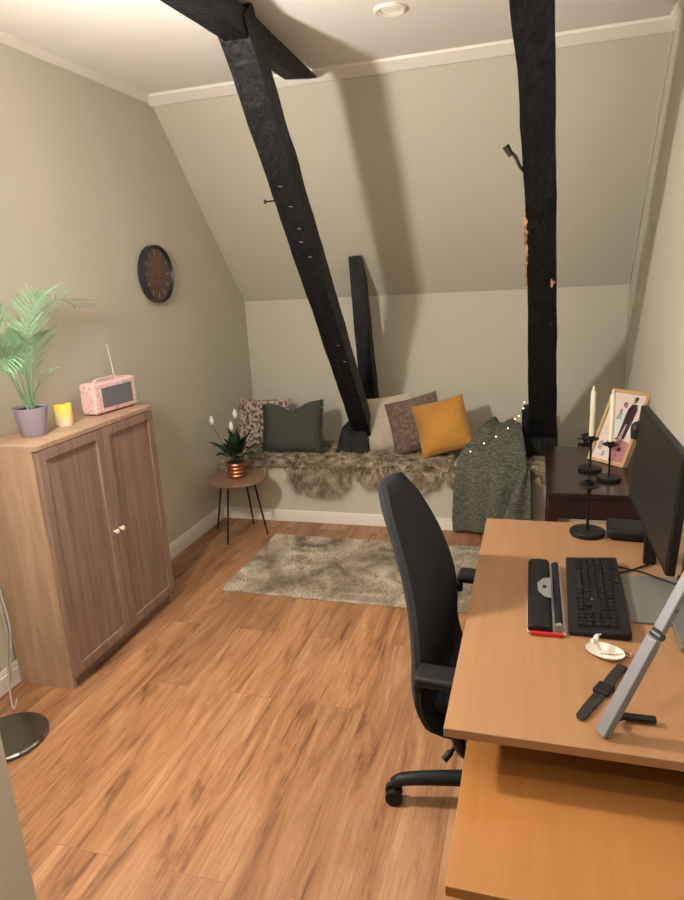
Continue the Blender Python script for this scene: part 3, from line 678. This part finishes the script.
for (x0, x1, y) in ((.14, .40, .47), (.16, .38, .43), (.14, .34, .39)):
    flat([(x0, y), (x1, y), (x1, y+.006), (x0, y+.006)], 6)
flat([(.14, .18), (.24, .16), (.27, .24), (.20, .30), (.13, .27)], 6); flat([(.28, .08), (.38, .10), (.36, .17), (.30, .16)], 6)
ell(.70, .22, .05, .03, 2, -.0072)
o = obj('print', bm, PM, t)
for f in o.data.polygons: pass
bm = B(FW/2-.02, FW/2+.02, FH*.25, FH*.75, -.036, -.032); obj('back_strut', bm, blackplastic, t)

# ------------------------------------------------------------------ desk
DX, DY0, DY1, DT = 1.965, -3.513, -2.327, .730
t = thing('desk', 'beech-topped desk along the right wall, holding the monitor', 'desk', (2.33, -2.93, 0))
obj('desktop', B(DX-2.33, W-.004-2.33, DY0+2.93, DY1+2.93, DT-.021, DT), beech, t, bevel=.002)
for y in (-.36, .45):
    obj('foot', B(-.26, .30, y-.03, y+.03, 0, .03), silver, t, bevel=.004); obj('leg', B(.02, .08, y-.02, y+.02, .03, DT-.06), silver, t, bevel=.004)
    obj('support_arm', B(-.26, .32, y-.018, y+.018, DT-.06, DT-.0215), silver, t, bevel=.003)
LZ = .62
t = thing('lower_desk', 'lower beech-topped desk in front, half tucked below the main desk', 'desk', (2.34, -3.45, 0))
obj('desktop', B(2.001-2.34, W-.004-2.34, -3.770+3.45, -3.345+3.45, LZ-.022, LZ), beech2, t, bevel=.002)
for y in (-.26, .04):
    obj('foot', B(-.34, .30, y-.03, y+.03, 0, .03), silver, t, bevel=.004)
    obj('leg', B(.10, .16, y-.02, y+.02, .03, LZ-.055), silver, t, bevel=.004)
    obj('support_arm', B(-.30, .32, y-.018, y+.018, LZ-.055, LZ-.0225), silver, t, bevel=.003)

# monitor: screen faces the chair
t = thing('monitor', 'thin black widescreen monitor seen from its edge on the desk', 'monitor', (2.52, -2.86, DT+.0005))
# screen plane by its four corners (world): far-bottom, near-bottom; leans back
fb_ = V((2.420, -2.515, .903)); nb = V((2.434, -3.078, .896)); hv = V((.018, 0, .295))
ux = (nb-fb_); wd_ = ux.length; ux.normalize(); hh = hv.length; vy = hv.normalized(); vy = (vy-ux*vy.dot(ux)).normalized(); nz = ux.cross(vy)
if nz.x > 0: nz = -nz
mm = M((ux, vy, nz)).transposed().to_4x4(); mm.translation = fb_
inv = M.Translation(-V(t.location))
def mchild(name, bm, m_, par=t, **k):
    bmesh.ops.transform(bm, matrix=inv @ mm, verts=bm.verts); return obj(name, bm, m_, par, **k)
mchild('housing', B(0, wd_, 0, hh, -.022, 0), blackplastic, bevel=.004)
mchild('screen_panel', B(.008, wd_-.008, .016, hh-.008, -.001, .0012), mat('dark_glass', (.011, .011, .010), .38, spec=.3), bevel=0)
mchild('rear_hump', B(wd_*.3, wd_*.7, hh*.2, hh*.8, -.055, -.022), blackplastic, bevel=.012)
obj('base_plate', B(-.142, .145, -.155, .12, 0, .006), mat('grey_base', (.20, .195, .17), .45, .3), t, bevel=.002)
obj('stand_column', B(.035, .075, .06, .11, .006, .34), blackplastic, t, bevel=.004)
obj('stand_foot', B(.01, .10, .03, .115, .006, .018), blackplastic, t, bevel=.003)

t = thing('webcam', 'small black round-topped webcam on the far edge of the monitor', 'webcam', (2.434, -2.505, 1.088))
bm = bmesh.new(); lathe(bm, [(0, 0), (.018, .001), (.020, .03), (.018, .044), (.010, .053), (0, .056)], 24); obj('body', bm, blackplastic, t, True)
obj('indicator', B(-.002, .002, -.0215, -.018, .010, .018), mat('indicator_white', (.6, .6, .6), .4), t)
obj('clip', B(-.004, .03, -.008, .010, .004, .020), blackplastic, t, bevel=.002)

t = thing('docking_box', 'flat black rounded box at the far edge of the desk', 'electronic box', (2.455, -2.425, DT+.0005), R(-3))
obj('case', B(-.085, .085, -.06, .06, .003, .040), blackplastic, t, bevel=.014, seg=4)
obj('rubber_base', B(-.07, .07, -.05, .05, 0, .004), blackmetal, t)

t = thing('power_adapter', 'upright black adapter brick beside the monitor stand', 'power adapter', (2.475, -2.62, DT+.0005), R(-8))
obj('brick', B(-.018, .018, -.03, .03, 0, .105), blackplastic, t, bevel=.005); obj('plug_collar', lathe(bmesh.new(), [(0, .104), (.006, .104), (.005, .118), (0, .12)], 12), blackplastic, t)
for lab, pts in (('thin black cable curving round the monitor foot', [(2.365, -2.74, .735), (2.42, -2.70, .735), (2.47, -2.655, .735)]),
                 ('black cable looping from the keyboard to the wall side', [(2.37, -2.685, .735), (2.44, -2.715, .736), (2.485, -2.78, .747), (2.56, -2.83, .748), (2.64, -2.83, .7447)]),
                 ('black cable hanging in a loop behind the monitor', [(2.60, -2.60, .735), (2.62, -2.68, .74), (2.63, -2.72, .80), (2.60, -2.66, .87), (2.585, -2.66, .95)])):
    tag(obj('cable', T(smoothpath(pts), .0028, 8), blackplastic, smooth=True), lab, 'cable')

# keyboard
KZ = DT+.0005
t = thing('keyboard', 'full-size black keyboard on the desk in front of the monitor', 'keyboard', (2.298, -2.883, KZ), R(-1.2))
obj('case', prism(bmesh.new(), [(-.072, .002), (-.072, .012), (.074, .024), (.074, .002)], -.225, .225, 'y') , blackplastic, t, bevel=.005)
def key(w_, d_):
    bm = bmesh.new(); x, y = d_/2, w_/2; a, b_ = .82, .006
    lo = [bm.verts.new(p) for p in ((-x, -y, 0), (x, -y, 0), (x, y, 0), (-x, y, 0))]; hi = [bm.verts.new((p.co.x*a, p.co.y*a, b_)) for p in lo]
    bm.faces.new(hi); 
    for i in range(4): bm.faces.new((lo[i], lo[(i+1) % 4], hi[(i+1) % 4], hi[i]))
    bm.faces.new(lo[::-1]); return bm
proto = None; cache = {}
nk = 0
def addkey(x, y, wk):
    global nk
    k = round(wk, 4)
    z = .0125+.012*(x+.078)/.156
    if k not in cache:
        o = obj('key', key(wk, .0165), keym, t, bevel=0); cache[k] = o
    else:
        o = cache[k].copy(); COL.objects.link(o); o.parent = t
    o.location = (x, y, z); o.rotation_euler = (0, -math.atan2(.012, .156), 0)
    nk += 1
p_ = .0190
ys0 = .208                        # user's left is +y (away from the camera)
rows = {0: [1]*14, 1: [1.3]+[1]*11+[1.7], 2: [1.6]+[1]*10+[2.4-.0], 3: [1.2]+[1]*10+[1.8+.0], 4: [1.3, 1.1, 1.1, 5.2, 1.1, 1.1, 1.2]}
for r_, ws in rows.items():
    x = .036-r_*p_; y = ys0; tot = 14; k = 14/sum(ws)
    for w_ in ws:
        wk = w_*p_*k; addkey(x, y-wk/2, wk-.0028); y -= wk
x = .036+p_*1.25; y = ys0
for i in range(8): addkey(x, y-p_/2-(i//4)*.012-(i % 4)*p_*1.0-(i//4)*p_*4, .0162)
for (r_, ns) in ((0, 3), (1, 3), (3.95, 3)):
    for j in range(ns): addkey(.036-r_*p_, ys0-14*p_-.006-p_*(j+.5), .0162)
addkey(.036-2.95*p_, ys0-14*p_-.006-p_*1.5, .0162)
for r_ in range(5):
    for j in range(4): addkey(.036-r_*p_, ys0-17*p_-.012-p_*(j+.5), .0162)
o = obj('badge', B(-.012, -.006, -.058, -.046, .0178, .0186, mtx=M.Rotation(0, 4, 'Z')), mat('badge_grey', (.4, .4, .4), .3), t)
# roller bar mouse with wrist rest
t = thing('roller_mouse', 'black wrist rest with grey roller bar controls beside the keyboard', 'roller mouse', (2.168, -2.915, KZ), R(0.6))
obj('base_plate', B(-.048, .046, -.200, .200, 0, .006), mat('grey_plate', (.45, .45, .44), .4), t, bevel=.002)
o = obj('red_edge', B(-.040, .040, -.2085, -.1995, .001, .010), mat('red_plastic', (.55, .02, .02), .4), t, bevel=.001)
bm = prism(bmesh.new(), [(-.046, .007), (-.048, .016), (-.038, .025), (-.015, .028), (.008, .026), (.014, .018), (.014, .007)], -.200, .200, 'y'); obj('wrist_rest', bm, mat('black_leatherette', (.008, .008, .008), .6, spec=.25), t, bevel=.004)
bm = bmesh.new(); prism(bm, [(.015, .066), (.015, -.058), (-.004, -.05), (-.020, -.020), (-.022, .028), (-.006, .058)], .0285, .031, 'z'); obj('control_panel', bm, mat('control_grey', (.28, .28, .27), .35, .3), t, bevel=.002)
obj('scroll_wheel', B(-.008, .002, -.004, .010, .030, .034), blackplastic, t, bevel=.002)
obj('roller_bar', T([(.030, -.188, .016), (.030, .188, .016)], .0095, 16), blackplastic, t, True)
for k in range(2): obj('roller_end', T([(.030, -.193+k*.374, .016), (.030, -.181+k*.374, .016)], .011, 16), MAT['control_grey'], t)

# whale-tail ring dish and ring
white = mat('white_ceramic', (.78, .72, .64), .3)
t = thing('ring_dish', 'small white oval trinket dish with a raised tail on the desk', 'trinket dish', (2.300, -3.178, KZ), R(-25))
bm = bmesh.new(); lathe(bm, [(0, .003), (.022, .003), (.036, .008), (.044, .013), (.045, .012), (.036, .004), (.020, 0), (0, 0)], 40)
for v in bm.verts: v.co.y *= .72
obj('dish', bm, white, t, True)
bm = T(smoothpath([(-.012, 0, .003), (-.016, 0, .016), (-.022, .0, .028)], 5), [.005]*5+[.0045]*6, 10)
for s in (-1, 1): tube(bm, smoothpath([(-.022, 0, .027), (-.026, s*.012, .034), (-.020, s*.026, .036)], 4), [.0045, .006, .0065, .006, .0055, .0045, .0035, .002, .001], 8)
obj('tail', bm, white, t, True)
obj('ridge', T(smoothpath([(-.01, -.004, .006), (.015, .004, .009), (.034, .012, .012)], 4), .003, 8), white, t, True)
bm = bmesh.new()
def torus(bm, c, R0, r0, ax=V((0, 0, 1)), n=24):
    ax = ax.normalized(); a = ax.cross(V((1, .3, 0))).normalized(); b = ax.cross(a)
    tube(bm, [V(c)+(a*cos(2*pi*k/n)+b*sin(2*pi*k/n))*R0 for k in range(n+1)], r0, 8); return bm
tag(obj('ring', torus(torus(bm, (2.352, -3.170, KZ+.0022), .008, .0018), (2.350, -3.172, KZ+.0055), .0075, .0014, V((.2, .1, 1))), mat('rose_gold', (.85, .6, .45), .2, 1), smooth=True), 'thin rose-gold rings lying on the desk beside the white dish', 'ring')

# smart watch
t = thing('smartwatch', 'black smartwatch lying flat on the desk with its strap open', 'watch', (2.285, -3.322, KZ), 0)
dirv = V((.108, .215, 0)).normalized(); ang = math.atan2(dirv.y, dirv.x); t.rotation_euler = (0, 0, ang)
blackrub = mat('black_rubber', (.013, .013, .014), .6)
def strapmesh(x0, x1, w0, w1, z0, hump):
    bm = bmesh.new(); n = 12; rows = []
    for i in range(n+1):
        u = i/n; x = x0+(x1-x0)*u; hw = (w0+(w1-w0)*u)/2
        if u > .9: hw *= math.sqrt(max(.1, 1-((u-.9)/.1)**2*.8))
        z = z0+hump*sin(pi*u*.9)
        rows.append([bm.verts.new((x, s*hw, z+dz)) for s, dz in ((-1, 0), (1, 0), (1, .0028), (-1, .0028))])
    for a, b in zip(rows, rows[1:]):
        for k in range(4): bm.faces.new((a[k], a[(k+1) % 4], b[(k+1) % 4], b[k]))
    bm.faces.new(rows[0][::-1]); bm.faces.new(rows[-1]); return bm
obj('strap', strapmesh(-.018, -.125, .024, .021, .002, .003), blackrub, t, bevel=.0008); obj('strap', strapmesh(.018, .105, .024, .020, .002, .006), blackrub, t, bevel=.0008)
obj('buckle', B(.092, .108, -.012, .012, .001, .010), blackrub, t, bevel=.003)
obj('watch_case', B(-.020, .020, -.018, .018, 0, .011), blackplastic, t, bevel=.005, seg=4)
obj('watch_crown', T([(.006, -.018, .006), (.006, -.0205, .006)], .003, 12), blackplastic, t)

# tilted grey panel (laptop on riser)
t = thing('folding_stand', 'grey metal hinged folding stand leaning at a slant near the front edge of the desk', 'stand', (2.27, -3.46, KZ))
greyal = mat('grey_aluminium', (.19, .19, .195), .5, .2)
d = V((.132, .0755, .283)); dl_ = d.normalized(); uy = V((-.496, .868, 0)).normalized(); nn = uy.cross(dl_)
if nn.x > 0: nn = -nn
sm_ = M((uy, dl_, nn)).transposed().to_4x4(); sm_.translation = (.000, -.026, .006)
def schild(name, bm, m_, **k): bmesh.ops.transform(bm, matrix=sm_, verts=bm.verts); return obj(name, bm, m_, t, **k)
greyal2 = mat('grey_aluminium_edge', (.24, .24, .25), .45, .35)
for y0 in (0,):
    schild('lower_arm', prism(bmesh.new(), [(0, 0), (.218, 0), (.222, -.012), (.20, -.016), (.004, -.016)], y0, y0+.029, 'x'), greyal, bevel=.0025)
    schild('upper_arm', B(y0+.002, y0+.027, .236, .40, -.016, -.003), greyal, bevel=.0025)
    schild('hinge', T([(y0+.001, .227, -.010), (y0+.028, .227, -.010)], .008, 14), mat('dark_hinge', (.06, .06, .06), .4, .4), smooth=True)
    schild('screw', T([(y0-.0005, .285, -.009), (y0+.003, .285, -.009)], .003, 10), MAT['dark_hinge'])
obj('rubber_foot', T(smoothpath([(.015, .0, .03), (.030, .03, .012), (.05, .05, .008)], 4), .005, 10), blackplastic, t, True)
obj('kickstand', B(.040, .105, .040, .056, .004, .014), blackplastic, t, bevel=.003)
t = thing('laptop', 'grey laptop half in view behind the slanted folding stand', 'laptop', (2.545, -3.10, KZ))
obj('screen_lid', B(-.072, -.060, -.035, .075, .010, .27, mtx=M.Rotation(R(2), 4, 'Y')), mat('grey_lid', (.20, .20, .19), .45, .4), t, bevel=.004)
obj('base', B(-.075, .12, -.035, .075, 0, .014), MAT['grey_lid'], t, bevel=.004)

# ------------------------------------------------------------------ office chair
t = thing('office_chair', 'charcoal high-back office chair on castors pulled up to the desk', 'office chair', (2.035, -2.91, 0), R(-4))
def backshape(u, v, side):
    # v along height 0..1, u across -1..1
    z = .350+.700*v
    tab = [.175, .245, .262, .262, .254, .238, .214, .192, .165, .136, .080]
    k = min(9.999, v*10); i = int(k); hw = tab[i]*(1-(k-i))+tab[i+1]*(k-i)
    ctr = -.195-.045*v-.080*v**2.2+.05*(sin(pi*v))*.8-.018*(1-v)**2+.085*max(0, (.24-v)/.24)**1.6
    curve = .022*(u*u)         # the sides come forward
    th = .030*(1-abs(u)**3)*(1-abs(2*v-1)**6)**.5+.008
    return V((ctr+curve+side*th, u*hw, z))
bm = bmesh.new(); grid(bm, 24, 36, lambda a, b: backshape(2*a-1, b, 1)); grid(bm, 24, 36, lambda a, b: backshape(2*a-1, b, -1)); bmesh.ops.remove_doubles(bm, verts=bm.verts, dist=.0005)
# close the rim
be = [e for e in bm.edges if e.is_boundary]; bmesh.ops.bridge_loops(bm, edges=be)
o = obj('backrest', bm, chairfab, t, True)
def seatf(side):
    def g(a, b):
        u, v = 2*a-1, 2*b-1; x = .045+u*.215; y = v*.225*(1-.22*u*u if u < 0 else 1-.10*u*u)
        rr = (1-abs(u)**5)*(1-abs(v)**5); th = .036*rr**.5+.002
        return V((x*1, y, .435+side*th+(.012*v*v)-.03*max(0, u)**3))
    return g
bm = bmesh.new(); grid(bm, 24, 24, seatf(1)); grid(bm, 24, 24, seatf(-1)); bmesh.ops.remove_doubles(bm, verts=bm.verts, dist=.002); obj('seat', bm, chairfab, t, True)
obj('back_bracket', T(smoothpath([(-.02, 0, .375), (-.13, 0, .362), (-.195, 0, .39), (-.205, 0, .46)], 6), [.028]*10+[.024]*9, 12), blackplastic, t, True)
obj('mechanism', B(-.10, .12, -.07, .07, .345, .395), blackplastic, t, bevel=.015, seg=3)
obj('gas_lift', T([(0, 0, .10), (0, 0, .35)], [.028, .02], 20), blackplastic, t, True)
for s in (-1, 1):
    pad = B(-.165, .07, -.04, .04, -.014, .014); bmesh.ops.translate(pad, verts=pad.verts, vec=(0, s*.295, .628)); a_ = obj('armrest', pad, blackplastic, t, bevel=.013, seg=4)
    obj('armrest_bracket', T(smoothpath([(-.02, s*.10, .37), (-.03, s*.25, .38), (-.06, s*.29, .45), (-.07, s*.293, .617)], 6), .016, 12), blackplastic, a_, True)
    obj('adjust_knob', B(-.168, -.145, s*.29-.028, s*.29-.004, .578, .616), blackplastic, a_, bevel=.008)
obj('height_lever', T(smoothpath([(-.05, -.07, .35), (-.09, -.14, .31), (-.12, -.18, .28)]), [.006]*12+[.010]*5, 10), blackplastic, t, True)
obj('hub', lathe(bmesh.new(), [(0, .055), (.045, .055), (.052, .075), (.045, .115), (.03, .13), (0, .13)], 28), blackplastic, t, True)
for k in range(5):
    a = R(191+4+72*k); d = V((cos(a), sin(a), 0))
    pts = smoothpath([d*.03+V((0, 0, .092)), d*.17+V((0, 0, .092)), d*.28+V((0, 0, .085)), d*.315+V((0, 0, .068))], 5)
    lg = obj('star_leg', T(pts, [.026-.008*i/(len(pts)-1) for i in range(len(pts))], 12), blackplastic, t, True)
    c = d*.315; sd = V((-d.y, d.x, 0))
    cs = bmesh.new()
    for s in (-1, 1): tube(cs, [c+sd*s*.008+V((0, 0, .0285)), c+sd*s*.026+V((0, 0, .0285))], .0275, 24)
    tube(cs, [c+V((0, 0, .03)), c+V((0, 0, .07))], .008, 10)
    obj('castor', cs, blackplastic, lg, False, bevel=.004)
